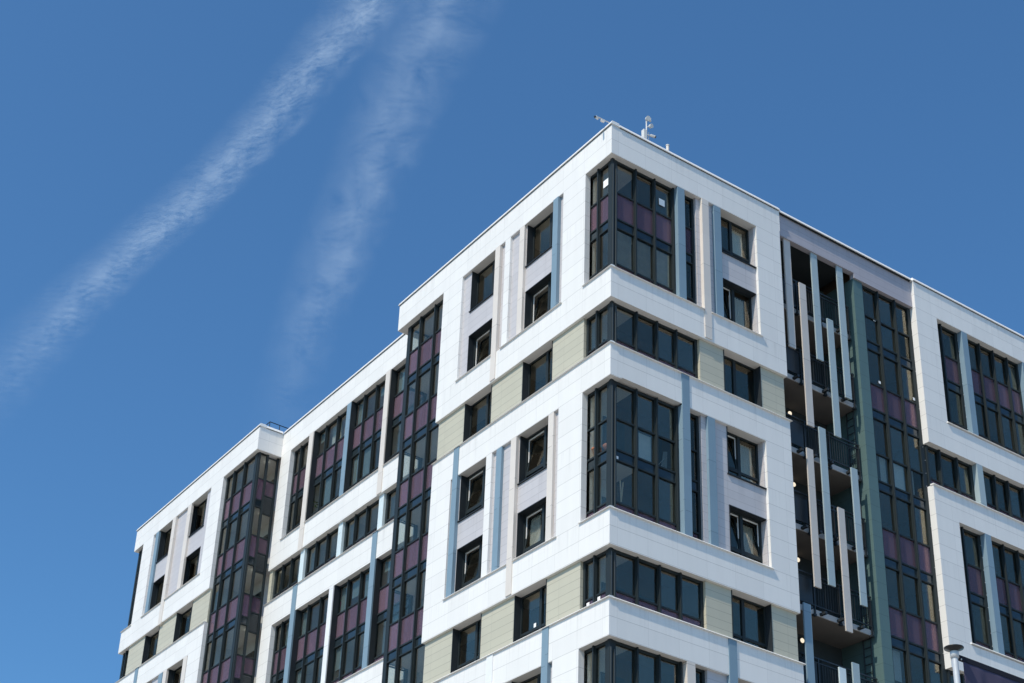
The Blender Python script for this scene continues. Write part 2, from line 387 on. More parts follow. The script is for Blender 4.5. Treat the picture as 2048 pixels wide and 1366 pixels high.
fin(L, 31.2, 31.64, 24.03, 28.755, 'cream', 0.0); fin(L, 33.50, 33.92, 24.03, 28.755, 'cream', 0.0); fin(L, 34.0, 34.45, 24.03, 28.755, 'blue', 0.0); fin(L, 37.27, 37.66, 24.03, 29.985, 'blue')
fin(MID, 16.27, 16.63, 31.76, 37.735, 'cream', -.033, .24); fin(MID, 19.59, 19.95, 33.03, 37.735, 'blue', 0.0, .24); fin(MID, 22.93, 23.33, 31.70, 37.735, 'cream', -.033, .24)
for a in (16.2, 19.52, 22.85): fin(MID, a, a+.37, 30.03, 31.735, 'pale', .10, .245)
fin(MID, 16.29, 16.66, 24.03, 29.985, 'blue', -.033, .24); fin(MID, 19.66, 20.02, 24.03, 28.715, 'wfin', 0.0, .24); fin(MID, 22.98, 23.37, 24.03, 29.985, 'blue', -.033, .24)
for a in (16.2, 19.52, 22.85): fin(MID, a, a+.37, 21.03, 22.735, 'pale', .10, .245)
for a, z0, z1 in ((17.61, 33.08, 37.775), (21.21, 33.08, 37.775), (24.8, 33.08, 37.775)): fin(RT, a, a+.32, z0, z1, 'blue', 0.0, .24)
for a in (17.63, 21.24, 24.8): fin(RT, a, a+.32, 24.08, 28.845, 'blue', 0.0, .24)
for a in (17.61, 21.21, 24.8): fin(RT, a, a+.32, 30.03, 31.795, 'greyblue', .0, .24); fin(RT, a, a+.32, 21.03, 22.84, 'greyblue', .0, .24)
# hanging fins of the stair bay: left, right, bottom, top
HANG = [(8.26, 8.58, 33.33, 38.07, 'taupe'), (8.94, 9.26, 30.34, 36.40, 'taupe'), (9.64, 9.95, 33.36, 38.07, 'greyblue'), (10.28, 10.58, 30.40, 35.38, 'greyblue'),
        (10.97, 11.28, 32.25, 38.07, 'greyblue'), (8.82, 9.12, 24.09, 29.38, 'taupe'), (9.49, 9.80, 24.36, 30.47, 'greyblue'), (10.17, 10.47, 22.88, 27.51, 'taupe'),
        (10.97, 11.27, 24.06, 29.36, 'greyblue'), (8.24, 8.57, 17.4, 23.34, 'blue'), (9.71, 10.01, 16.4, 21.47, 'pale'), (10.34, 10.65, 15.8, 21.81, 'greyblue')]
for a, b, z0, z1, m in HANG: fin(RT, a, b, z0, z1, m, .18, .235)

# ------------------------------------------------------------------ stair balconies
zs_bal = [35.22, 32.22, 29.22, 26.24, 23.24, 20.24, 17.24]
for z in zs_bal:
    mb = MB(); mb.wbox(7.9, 11.84, .5, 1.95, z, z+.2)
    s = mb.build('balcony', 'conc', B)
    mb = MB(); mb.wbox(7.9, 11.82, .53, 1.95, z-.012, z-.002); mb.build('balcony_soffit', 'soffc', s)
    mb = MB(); t = z+.2+1.24
    for zz, h in ((t-.05, .05), (t-.20, .035), (z+.30, .035)): mb.wbox(7.95, 11.78, .44, .48, zz, zz+h)
    for x in (8.0, 9.05, 10.25, 11.72): mb.wbox(x-.025, x+.025, .435, .485, z-.03, t)
    for x in (9.05, 10.25, 11.72): mb.wbox(x-.06, x+.06, .44, .54, z-.06, z+.02)
    x = 9.12
    while x < 11.70:
        mb.wbox(x-.009, x+.009, .45, .468, z+.3, t-.2); x += .115
    mb.wbox(8.0, 8.98, .455, .463, z+.3, t-.2)
    # return rail to the green wall
    mb.build('railing', 'rail', s)
    mb = MB()
    for x in (8.7, 9.35, 10.15, 11.1): mb.wbox(x-.05, x+.05, .25, .5, z+.03, z+.12)
    mb.pieces('bracket', 'rail', s)
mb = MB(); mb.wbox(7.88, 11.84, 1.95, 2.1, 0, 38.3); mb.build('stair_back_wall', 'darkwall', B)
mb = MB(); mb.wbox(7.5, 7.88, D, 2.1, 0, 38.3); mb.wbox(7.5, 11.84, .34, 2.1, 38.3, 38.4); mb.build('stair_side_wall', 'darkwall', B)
for z in zs_bal:
    mb = MB(); mb.wbox(9.9, 10.8, 1.90, 1.95, z+.2, z+2.3); d = mb.build('door', 'frame', B)
    mb = MB(); mb.wbox(10.0, 10.7, 1.888, 1.90, z+1.1, z+2.2); mb.build('pane', 'clear', d)
for z in (31.95, 29.0, 26.02, 22.98):      # lit wall lamps beside the stairs
    mb = MB(); mb.tube((9.88, 1.95, z), (9.88, 1.88, z), .10, .10, 18); l = mb.build('wall_lamp', 'rail', B)
    bm = bmesh.new(); bmesh.ops.create_uvsphere(bm, u_segments=16, v_segments=10, radius=.085)
    bmesh.ops.scale(bm, vec=(1, .6, 1), verts=bm.verts); bmesh.ops.translate(bm, vec=(9.88, 1.87, z), verts=bm.verts)
    me = bpy.data.meshes.new('lamp_globe'); bm.to_mesh(me); bm.free(); me.materials.append(M['lamp'])
    o = bpy.data.objects.new('lamp_globe', me); COL.objects.link(o); o.parent = l
# ladder / cable runs on the green wall
mb = MB()
for y in (.62, .95): mb.tube((11.80, y, 14), (11.80, y, 37.8), .02, n=8)
z = 14.2
while z < 37.7: mb.tube((11.80, .62, z), (11.80, .95, z), .014, n=6); z += .3
mb.build('ladder', 'rail', B)

# ------------------------------------------------------------------ windows
def window(F, u0, u1, z0, z1, dark='', split=.52, tilt=(), transom=True, d=.35, sill=True, flip=False):
    mb = MB(); fw = .065; t = .07
    c = u0+(u1-u0)*split
    mb.box(F, u0, u1, d, d+t, z1-fw, z1); mb.box(F, u0, u1, d, d+t, z0, z0+fw)
    mb.box(F, u0, u0+fw, d, d+t, z0+fw, z1-fw); mb.box(F, u1-fw, u1, d, d+t, z0+fw, z1-fw)
    mb.box(F, c-.06, c+.06, d-.01, d+t, z0+fw, z1-fw)
    zt = z0+.36
    if transom: mb.box(F, u0+fw, c-.06, d, d+t, zt, zt+.09); mb.box(F, c+.06, u1-fw, d, d+t, zt, zt+.09)
    w = mb.build('window', 'frame', B)
    mb = MB(); zb = zt+.09 if transom else z0+fw
    panes = ((u0+fw, c-.06), (c+.06, u1-fw))
    for i, (a, b) in enumerate(panes):
        if i not in tilt: mb.box(F, a, b, d+.03, d+.042, zb, z1-fw)
        if transom: mb.box(F, a, b, d+.03, d+.042, z0+fw, zt)
    if mb.v: mb.build('pane', 'clear', w)
    for i in tilt:
        a, b = panes[i]; s = MB(); h = z1-fw-zb; k = .055
        def bx(m, ua, ub, da, db, za, zc): m.box(F, ua, ub, da, db, za, zc)
        s.box(F, a, b, d, d+.05, z1-fw-k, z1-fw); s.box(F, a, b, d, d+.05, zb, zb+k); s.box(F, a, a+k, d, d+.05, zb+k, z1-fw-k); s.box(F, b-k, b, d, d+.05, zb+k, z1-fw-k)
        g = MB(); g.box(F, a+k, b-k, d+.02, d+.03, zb+k, z1-fw-k)
        r = MB(); r.box(F, a-.0, b, d+.051, d+.07, z1-fw-k, z1-fw); r.box(F, a, a+k, d+.051, d+.07, zb, z1-fw-k); r.box(F, b-k, b, d+.051, d+.07, zb, z1-fw-k)
        # bottom-hinged: the top leans into the room; white inner side of the fixed frame shows in the gap
        ang = R(9)
        o0 = F(a, d+.02, zb)
        ax = (Vector(F(a+1, d, zb))-Vector(F(a, d, zb)))
        sg = 1 if (Vector(F(a, d+1, zb))-Vector(F(a, d, zb))).dot(Matrix.Rotation(R(90), 3, ax) @ Vector((0,0,1))) > 0 else -1
        Rm = Matrix.Rotation(sg*ang, 3, ax)
        for m in (s, g):
            m.v = [tuple(Vector(o0)+Rm @ (Vector(p)-Vector(o0))) for p in m.v]
        so = s.build('sash', 'frame', w); g.build('pane', 'clear', so)
        f2 = MB(); f2.box(F, a, b, d+.075, d+.10, z1-fw-.05, z1-fw-.002); f2.box(F, a, a+.03, d+.075, d+.10, zb, z1-fw-.05); f2.box(F, b-.03, b, d+.075, d+.10, zb, z1-fw-.05)
        f2.build('inner_frame', 'cap', w)
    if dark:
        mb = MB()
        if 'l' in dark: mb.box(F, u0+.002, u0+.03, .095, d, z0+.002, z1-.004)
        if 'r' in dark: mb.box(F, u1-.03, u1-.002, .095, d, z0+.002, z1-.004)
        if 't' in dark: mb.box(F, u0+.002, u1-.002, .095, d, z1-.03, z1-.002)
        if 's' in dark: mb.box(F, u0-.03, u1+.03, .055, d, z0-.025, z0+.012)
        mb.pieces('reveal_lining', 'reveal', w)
    return w
# (on the left face the far jamb is the one at larger u: 'r')
for dz, tl in ((0, ((), (0,), (), (0,))), (-9, ((1,), (1,), (1,), (0, 1)))):
    pass
TL = {(0,0,1): (), (0,0,0): (1,), (0,1,1): (), (0,1,0): (1,), (-9,0,1): (1,), (-9,0,0): (0, 1), (-9,1,1): (1,), (-9,1,0): (0, 1)}
for dz in (0, -9, -18):
    for wi, w in enumerate((W1, W2)):
        for up, (za, zb) in ((1, (35.9, 37.78)), (0, (33, 34.8))):
            window(L, w[0], w[1], za+dz, zb+dz, ('rs' if up else 'rt'), split=.36, tilt=TL.get((dz, wi, up), ()), transom=(dz != 0))
for z0, z1 in ((30, 31.8), (21, 22.77)):
    for w in (W1, W2): window(L, *w, z0, z1, 'lr', split=.36, transom=(z0 < 25))
    window(RT, 4.99, 6.70, z0, z1, 'lr', split=.42, transom=(z0 < 25))
TR = {(0,1): (), (0,0): (0,), (-9,1): (0,), (-9,0): (0, 1)}
for dz in (0, -9, -18):
    for up, (za, zb) in ((1, (35.97, 37.78)), (0, (33, 34.83))):
        window(RT, 5.02, 6.66, za+dz, zb+dz, ('ls' if up else 'lt'), split=.46, tilt=TR.get((dz, up), ()), transom=(dz != 0 or up))
for dz in (0, -9, -18):
    for v in (V1, V2):
        window(L, *v, 33+dz, 34.75+dz, 'rt', split=.36, transom=False); window(L, *v, 35.9+dz, 37.77+dz, 'rs', split=.36, transom=False)
for z0, z1 in ((30, 31.76), (21, 22.76)):
    for v in (V1, V2): window(L, *v, z0, z1, 'lr', split=.36, transom=False)

# ------------------------------------------------------------------ glazed bays
def bay(F, cols, rows, d=.25, mw=.10, post=(), name='glazed_bay', gaps=(), td=.10, topbar=.09, ends=(.1, .1), bottom=False):
    grp = []
    for row in rows:
        if grp and row[2] == 's': break
        grp.append(row)
    if len(grp) < len(rows):        # one glazed unit per storey
        bay(F, cols, rows[len(grp):], d, mw, post, name, gaps, td, topbar, ends, bottom)
        rows = grp; topbar = .05
    """cols: mullion centre list incl. both ends; rows: list of (z0,z1,kind) bottom to top, kind c/p/s/n"""
    f = MB(); pan = {'c': MB(), 'p': MB(), 's': MB(), 'b': MB()}
    za, zb = rows[0][0], rows[-1][1]
    n = len(cols)
    for i, u in enumerate(cols):
        w = ends[0] if i == 0 else ends[1] if i == n-1 else mw
        f.box(F, u-w/2, u+w/2, d-.03, d+.09, za, zb)
        if 0 < i < n-1: f.box(F, u-w*.30, u+w*.30, d-.09, d-.03, za, zb)
    for i in range(n-1):
        a = cols[i]+(ends[0] if i == 0 else mw)/2; b = cols[i+1]-(ends[1] if i == n-2 else mw)/2
        f.box(F, a, b, d-.02, d+td, zb-topbar, zb)
        for k, row in enumerate(rows):
            z0, z1, kind = row[0], row[1], row[2]
            if len(row) > 3 and i in row[3]: kind = row[3][i]
            if k: f.box(F, a, b, d-.02, d+.07, z0-.03, z0+.03)
            lo = z0+(.03 if k else 0); hi = z1-(topbar if k == len(rows)-1 else .03)
            if kind in pan and hi > lo: pan[kind].box(F, a, b, d+.02, d+.034, lo, hi)
    o = f.build(name, 'frame', B)
    for k, nm, mt in (('c', 'clear_pane', 'clear'), ('p', 'tinted_pane', 'purple'), ('s', 'spandrel_panel', 'spandrel'), ('b', 'blind', 'blind')):
        if pan[k].v: pan[k].build(nm, mt, o)
    return o
def rows_of(z0, z1, kinds):
    """cut the storey rhythm (spandrel 34.95-35.3, violet to 36.4, clear above; -3 m each) to z0..z1"""
    r = []
    for k in range(9, -1, -1):
        b = 35.3-3*k
        for a, c, t in ((b-.35, b, 's'), (b, b+1.12, kinds(k)), (b+1.12, b+2.65, 'c')):
            lo, hi = max(a, z0), min(c, z1)
            if hi-lo > .03: r.append((lo, hi, t))
    return r
P = lambda k: 'p'
# corner tower loggias
for z0, z1, kd in ((33.02, 37.78, P), (30.02, 31.8, P), (24.02, 28.78, lambda k: 'c' if k == 3 else 'p'), (21.02, 22.77, P), (15.02, 19.78, lambda k: 'c' if k == 6 else 'p')):
    tall = z1-z0 > 3
    rr = rows_of(z0, z1, kd)
    bay(L, [.34, .95, 1.49] if tall else [.34, .95, 1.50], rr, ends=(.20, .14), mw=.10)
    bay(RT, [.34, 1.23, 2.08, 2.92, 3.40, 3.86] if tall else [.34, 1.25, 2.13, 2.97, 3.88], rr, ends=(.20, .12) if not tall else (.20, .10), mw=.09)
    p = MB(); p.wbox(.19, .30, .19, .30, z0, z1); cp = p.build('corner_post', 'frame', B)
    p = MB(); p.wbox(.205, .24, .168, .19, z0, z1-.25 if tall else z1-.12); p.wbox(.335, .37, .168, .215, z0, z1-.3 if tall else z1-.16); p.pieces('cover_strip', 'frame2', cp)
# glass column at the end of the tower
rr = rows_of(15, 37.78, P)
bay(L, [10.37, 11.18, 12.24, 13.13], rr, ends=(.1, .24), mw=.11)
bay(FL(.25), [13.24], [], d=0) if False else None
FB = FR(13.22)     # return of the column, facing the middle facade
for k in range(8):
    zt = 34.95-3*(k-1) if k else 37.78; zb = zt-3 if k else 34.95
    if zt < 15: break
    side = MB(); side.box(FB, .25, .42, -.02, .06, zb, zt); side.box(FB, 1.16, 1.29, -.02, .06, zb, zt); side.box(FB, .42, 1.16, 0, .05, zt-.05, zt)
    ps = {'c': MB(), 'p': MB(), 's': MB()}
    for z0, z1, t in rr:
        if zb-.01 < z0 < zt-.1:
            if z0 > zb+.1: side.box(FB, .42, 1.16, 0, .05, z0-.025, z0+.025)
            ps[t].box(FB, .42, 1.16, .02, .032, z0+.025, z1-.025)
    o = side.build('glazed_bay', 'frame', B)
    for t, nm, mt in (('c', 'clear_pane', 'clear'), ('p', 'tinted_pane', 'purple'), ('s', 'spandrel_panel', 'spandrel')):
        if ps[t].v: ps[t].build(nm, mt, o)
# middle facade
for (z0, z1) in ((33.02, 37.74), (24.02, 28.72), (15.02, 19.74)):
    rr = rows_of(z0, z1, P)
    bay(MID, [13.35, 14.3, 15.25, 16.3], rr, mw=.09, ends=(.12, .14))
    bay(MID, [16.58, 17.72, 18.74, 19.66], rr, mw=.09, ends=(.14, .2))
    bay(MID, [19.9, 21.05, 22.1, 22.98], rr, mw=.09, ends=(.14, .2))
    bay(MID, [23.28, 24.48, 25.12], rr, mw=.09, ends=(.14, .16))
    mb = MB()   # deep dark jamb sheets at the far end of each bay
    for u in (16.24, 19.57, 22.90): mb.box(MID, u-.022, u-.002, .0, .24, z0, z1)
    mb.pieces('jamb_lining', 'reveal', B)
for (z0, z1) in ((30.02, 31.74), (21.02, 22.74)):
    rr = rows_of(z0, z1, P)
    for c in ([13.35, 14.3, 15.2, 16.15], [16.62, 17.66, 18.62, 19.46], [19.95, 20.98, 21.95, 22.80], [23.28, 24.2, 25.05, 25.80]):
        bay(MID, c, rr, mw=.09, ends=(.14, .18))
# wing corner column
rr = rows_of(15, 37.78, P)
bay(L, [26.55, 27.69, 28.80, 29.62], rr, ends=(.26, .16), mw=.11, d=.22)
FB = FR(26.36)
for k in range(8):
    zt = 34.95-3*(k-1) if k else 37.78; zb = zt-3 if k else 34.95
    if zt < 15: break
    side = MB(); side.box(FB, .22, .32, -.04, .08, zb, zt); side.box(FB, .64, .74, -.05, .08, zb, zt); side.box(FB, 1.2, 1.3, -.03, .08, zb, zt); side.box(FB, .32, .64, -.02, .07, zt-.06, zt)
    ps = {'c': MB(), 'p': MB(), 's': MB()}; lv = MB()
    for z0, z1, t in rr:
        if zb-.01 < z0 < zt-.1:
            if z0 > zb+.1: side.box(FB, .32, .64, -.01, .05, z0-.03, z0+.03)
            ps[t].box(FB, .32, .64, .02, .032, z0+.03, z1-.03)
    z = zb+.35      # right-hand leaf: shorter violet panel over a louvred service grille
    for q in (1.12, .31): side.box(FB, .74, 1.2, -.01, .05, z+q-.03, z+q+.03)
    ztop = min(zt, z+2.38)
    side.box(FB, .74, 1.2, -.012, .05, ztop-.05, ztop)
    ps['c'].box(FB, .74, 1.2, .02, .032, z+1.15, ztop-.05); ps['p'].box(FB, .74, 1.2, .02, .032, z+.34, z+1.09)
    lv.box(FB, .74, 1.2, .03, .05, z-.62, z+.28)
    for j in range(11): lv.box(FB, .75, 1.19, -.005, .03, z-.58+j*.076, z-.58+j*.076+.02)
    o = side.build('glazed_bay', 'frame', B); lv.build('louvre', 'spandrel', o)
    for t, nm, mt in (('c', 'clear_pane', 'clear'), ('p', 'tinted_pane', 'purple'), ('s', 'spandrel_panel', 'spandrel')):
        if ps[t].v: ps[t].build(nm, mt, o)
# far corner of the wing
for z0, z1 in ((33.02, 37.78), (30.02, 31.76), (24.02, 28.76), (21.02, 22.76)):
    bay(L, [39.42, 39.9, 40.34], rows_of(z0, z1, P), ends=(.16, .16), mw=.12)
# tall glazing of the stair bay
def kb(k): return {0: 'c', 1: 'p', 2: 'c', 3: 'p', 4: 'p', 5: 'p'}.get(k, 'p')
rr = []
for z0, z1, t in rows_of(15, 37.86, kb):
    rr.append((z0+.09, z1+.09 if z1 < 37.8 else z1, t))
bay(FR(.05), [12.37, 13.18, 14.11, 14.97], rr, ends=(.1, .22), mw=.10)
# right block
for z0, z1 in ((33.05, 37.78), (24.05, 28.85), (15.05, 19.8)):
    rr = rows_of(z0, z1, P)
    bay(RT, [16.30, 16.62, 17.56], rr, ends=(.2, .14), mw=.12)
    bay(RT, [17.95, 18.84, 19.66, 20.49, 21.20], rr, ends=(.1, .14), mw=.09)
for z0, z1 in ((30.04, 31.8), (21.04, 22.85)):
    rr = rows_of(z0, z1, P)
    bay(RT, [15.15, 15.78, 16.72, 17.56], rr, ends=(.1, .16), mw=.12)
    bay(RT, [17.95, 18.82, 19.58, 20.46, 21.16], rr, ends=(.1, .16), mw=.12)
mb = MB()
for k in range(34):
    z = 19+k*.55; mb.tube((14.98+.03*math.sin(k*2.1), .232, z), (14.98+.03*math.sin(k*2.1), .245, z), .011, n=6)
for z0 in (33.4, 24.4):
    for k in range(9):
        z = z0+k*.5; mb.tube((17.57, .182, z), (17.57, .195, z), .012, n=6); mb.tube((2.95, .182, z), (2.95, .195, z), .011, n=6)
mb.build('screw_head', 'screw', B)

# ------------------------------------------------------------------ inside: floors, ceilings, inner walls, roof
mb = MB(); mb2 = MB()
for k in range(0, 11):
    z = 35.0-3*k
    if z < 2: break
    for b in ((.36, 7.4, 10.34, 13.2), (1.68, 7.4, 13.28, 26.1), (.34, 7.4, 26.42, 40.1), (.36, 1.5, .36, 10.34)): mb.wbox(*b, z, z+.26)
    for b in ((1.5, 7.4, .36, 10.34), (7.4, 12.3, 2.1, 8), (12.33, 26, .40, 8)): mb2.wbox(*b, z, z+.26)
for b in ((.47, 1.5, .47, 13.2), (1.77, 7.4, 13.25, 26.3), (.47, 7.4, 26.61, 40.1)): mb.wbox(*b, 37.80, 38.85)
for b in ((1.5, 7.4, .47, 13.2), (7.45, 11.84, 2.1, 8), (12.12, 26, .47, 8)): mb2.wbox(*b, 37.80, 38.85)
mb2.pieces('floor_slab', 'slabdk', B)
mb.pieces('floor_slab', 'inceil', B)
mb = MB()
mb.wbox(.36, 1.5, 1.62, 1.76, 0, 37.8)
mb.wbox(1.75, 1.9, 10.5, 13.2, 0, 37.8); mb.wbox(.47, 1.75, 10.32, 10.5, 0, 37.8)
mb.wbox(2.9, 3.05, 13.3, 26.3, 0, 37.8)
mb.wbox(1.75, 1.9, 26.44, 29.7, 0, 37.8); mb.wbox(.47, 1.75, 29.72, 29.9, 0, 37.8)
for y in (16.45, 19.77, 23.1): mb.wbox(1.68, 2.9, y-.08, y+.08, 0, 37.8)
mb.pieces('inner_wall', 'inwall', B)
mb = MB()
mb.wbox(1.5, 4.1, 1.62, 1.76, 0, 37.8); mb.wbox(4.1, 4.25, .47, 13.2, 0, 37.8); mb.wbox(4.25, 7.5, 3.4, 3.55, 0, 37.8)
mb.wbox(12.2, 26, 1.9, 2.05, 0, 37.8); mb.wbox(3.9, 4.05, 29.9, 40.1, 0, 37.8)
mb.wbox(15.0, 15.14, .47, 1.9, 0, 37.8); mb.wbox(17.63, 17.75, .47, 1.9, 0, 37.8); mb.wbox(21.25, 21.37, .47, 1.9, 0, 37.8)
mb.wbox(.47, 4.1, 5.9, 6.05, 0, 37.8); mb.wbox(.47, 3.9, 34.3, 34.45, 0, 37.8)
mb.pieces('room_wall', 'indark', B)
mb = MB()   # doors and inner windows on the loggia walls
for k in range(7):
    z = 35.26-3*k
    for u in (14.1, 17.3, 20.8, 24.0): mb.wbox(2.86, 2.9, u, u+.9, z+.02, z+2.1)
    mb.wbox(1.0, 1.9, 1.58, 1.62, z+.02, z+2.1); mb.wbox(2.3, 3.5, 1.58, 1.62, z+.8, z+2.1)
    mb.wbox(1.71, 1.75, 27.6, 28.6, z+.02, z+2.1)
    for x in (12.9, 15.6, 18.6, 19.7): mb.wbox(x, x+.85, 1.86, 1.9, z+.02, z+2.1)
mb.pieces('loggia_door', 'frame', B)
mb = MB()   # outer envelope at the back
mb.wbox(7.4, 7.6, 8, 40.6, 0, 38.9); mb.wbox(7.4, 26.5, 8, 8.2, 0, 38.9); mb.wbox(26.3, 26.5, .46, 8, 0, 39.05); mb.wbox(D, 7.4, 40.2, 40.6, 0, 37.78)
mb.wbox(.42, .5, 10.2, 10.32, 0, 15)
mb.pieces('rear_wall', 'khaki', B)
mb = MB()
for b in ((.3, 7.6, .3, 13.7), (1.6, 7.6, 13.7, 26.3), (.3, 7.6, 26.3, 40.4), (7.6, 26.5, .3, 8.2)): mb.wbox(*b, 38.86, 38.95)
mb.pieces('roof_deck', 'roof', B)
mb = MB()   # base storeys under the glazed bays, below the view
mb.wbox(.25, 1.7, 10.32, 13.24, 0, 15); mb.wbox(.22, 1.7, 26.36, 29.69, 0, 15); mb.wbox(12.32, 15.02, .3, 1.9, 0, 15)
mb.pieces('plinth_wall', 'khaki', B)
for z in (37.72, 34.96, 31.96, 28.96, 25.96):   # small lit ceiling lamps in the wing column
    mb = MB(); mb.tube((.98, 27.0, z-.05), (.98, 27.0, z), .07, .07, 14); mb.build('ceiling_lamp', 'tube', B)

# ------------------------------------------------------------------ small things in and on the building
def cloth(name, F, u0, u1, d, z0, z1, mat, folds=6, amp=.03):
    mb = MB(); n = folds*6
    pts = [(u0+(u1-u0)*i/n, d+amp*math.sin(i*math.pi/3)) for i in range(n+1)]
    for (a, da), (b, db) in zip(pts, pts[1:]):
        mb.quad(F(a, da, z0), F(b, db, z0), F(b, db, z1), F(a, da, z1))
        mb.quad(F(a, da+.006, z0), F(b, db+.006, z0), F(b, db+.006, z1), F(a, da+.006, z1))
    return mb.build(name, mat, None, smooth=True, recalc=False)
CUR = [
 (L, 3.3, 3.75, .55, 30.1, 31.75, 'white curtain in the upper khaki strip, window nearer the corner'),
 (L, 6.9, 7.35, .55, 30.1, 31.75, 'white curtain in the upper khaki strip, window farther from the corner'),
 (L, 4.3, 4.85, .6, 24.1, 25.7, 'pale curtain in the lower tilted window between cream fins on the sunny tower face'),
 (L, 7.0, 7.5, .55, 21.1, 22.7, 'pale curtain in the lower khaki strip, window farther from the corner'),
 (RT, 5.9, 6.55, .6, 36.0, 37.7, 'pale curtain in the topmost window of the shaded tower face'),
 (RT, 5.8, 6.5, .6, 33.05, 34.7, 'pale curtain behind the half open window under the topmost one, shaded tower face'),
 (RT, 5.9, 6.6, .6, 27.0, 28.7, 'pale curtain in the window right of the second blue fin, shaded tower face'),
 (RT, 5.9, 6.6, .7, 24.05, 25.7, 'pale curtain behind the two tilted sashes low on the shaded tower face'),
 (L, 31.7, 32.2, .55, 36.0, 37.7, 'grey curtain in the top window of the far wing, nearest the glass column'),
 (L, 31.7, 32.3, .55, 33.1, 34.7, 'grey curtain in the lower tall window of the far wing'),
 (MID, 21.1, 22.0, .45, 33.5, 34.9, 'pale blue cloth behind the lower panes of the recessed facade, left of the blue fin'),
 (MID, 20.2, 20.9, .5, 36.5, 37.7, 'white sheer curtain at the top of the recessed facade, left of the blue fin'),
 (MID, 21.2, 22.0, .5, 36.5, 37.7, 'white sheer curtain behind the middle top pane left of the blue fin'),
]
for F, a, b, d, z0, z1, lab in CUR: tag(cloth('curtain', F, a, b, d, z0, z1, 'curtain'), lab, 'curtain', 'curtains behind the panes')
BL = [(FR(.05), 13.29, 14.02, .40, 29.5, 30.58, 'grey roller blind filling the middle pane of the tall stair glazing'),
      (FR(.05), 14.2, 14.52, .40, 29.5, 30.58, 'narrow grey blind in the right column of the tall stair glazing'),
      (FR(.05), 12.78, 13.08, .40, 29.5, 30.58, 'narrow grey blind in the left column of the tall stair glazing'),
      (RT, 1.5, 2.0, .40, 26.35, 27.36, 'light grey blind in the large corner loggia above the crossing blue fin'),
      (FR(.05), 12.45, 13.05, .45, 21.9, 23.4, 'pale grey board behind the lowest left pane of the stair glazing')]
for F, a, b, d, z0, z1, lab in BL:
    mb = MB(); mb.box(F, a, b, d, d+.012, z0, z1); tag(mb.build('blind', 'blind'), lab, 'blind', 'blinds behind the panes')
M['reflsheet'] = paint('sky_reflection_sheet', (.20, .255, .285), .8, .15, .06, 3)  # slate tone stands in for sky reflected in the panes
BAYS = [('nearest the far wing', (23.34, 24.40, 25.06)), ('left of the blue fin', (19.98, 21.0, 22.06, 22.9)),
        ('right of the blue fin', (16.66, 17.68, 18.70, 19.55)), ('beside the glass column', (13.45, 14.26, 15.2, 16.2))]
BAYB = [('nearest the far wing', (23.42, 24.40, 25.06)), ('left of the white fin', (20.05, 21.0, 22.06, 22.9)),
        ('right of the white fin', (16.70, 17.68, 18.70, 19.6)), ('beside the glass column', (13.45, 14.26, 15.2, 16.2))]
rb = random.Random(5)
for lev, bays, zz in (('top', BAYS, ((36.5, 37.7, 'upper'), (33.5, 34.9, 'lower'))), ('second', BAYB, ((27.5, 28.65, 'upper'), (24.5, 25.9, 'lower')))):
    for nm, us in bays:
        for za, zb, vn in zz:
            for i in range(len(us)-1):
                if rb.random() > .45: continue
                pos = ('right', 'middle', 'left')[i] if len(us) == 4 else ('right', 'left')[i]
                drop = rb.choice((0, 0, .3, .55))*(zb-za)
                mb = MB(); mb.box(MID, us[i]+.07, us[i+1]-.07, .36, .372, za+drop, zb)  # added sheet, imitates a milky sky reflection in the pane
                tag(mb.build('blind', 'reflsheet'), 'slate sky-reflection sheet, %s %s pane, %s recessed row, bay %s' % (vn, pos, lev, nm), 'blind', 'blinds behind the panes')
M['board'] = paint('grey_film', (.30, .25, .205), .9, .1, .25, 5)
for a, b, w_ in ((.46, 1.17, 'first'), (1.30, 2.02, 'second'), (2.14, 2.84, 'third')):
    mb = MB(); mb.box(RT, a, b, .36, .372, 33.45, 34.9); tag(mb.build('board', 'board'), 'grey film sheet behind the %s lower pane from the corner, shaded top loggia' % w_, 'board', 'film sheets in the top corner loggia')  # added sheets that give the lower panes a grey film look
def paper(F, u, z, w, h, d, lab, turn=0):
    mb = MB(); mb.box(F, u-w/2, u+w/2, d, d+.004, z-h/2, z+h/2); tag(mb.build('paper_sheet', 'paper'), lab, 'paper sheet', 'papers taped to the panes')
paper(L, .62, 36.98, .26, .30, .255, 'white sheet taped to the narrow corner pane on the sunny side')
paper(RT, 2.46, 36.97, .26, .28, .255, 'white sheet taped high on the third pane of the shaded top corner loggia')
paper(RT, .50, 26.0, .09, .14, .255, 'small white sticker low beside the corner post of the second loggia')
paper(FR(.05), 12.98, 36.50, .12, .10, .255, 'small white sticker in the top left pane of the tall stair glazing')
paper(FR(.05), 12.98, 33.72, .11, .11, .255, 'small white sticker just above the violet panel, left column of the stair glazing')
paper(FR(.05), 14.80, 33.70, .11, .12, .255, 'small white sticker above the violet panel, right column of the stair glazing')
paper(L, .80, 21.28, .13, .15, .255, 'small pale sticker on the right violet pane under the lower corner strip window')
paper(L, 1.32, 21.26, .13, .15, .255, 'small pale sticker on the left violet pane under the lower corner strip window')
paper(L, 4.15, 21.55, .12, .14, .372, 'small white sticker on the strip window pane nearest the crossing blue fin')

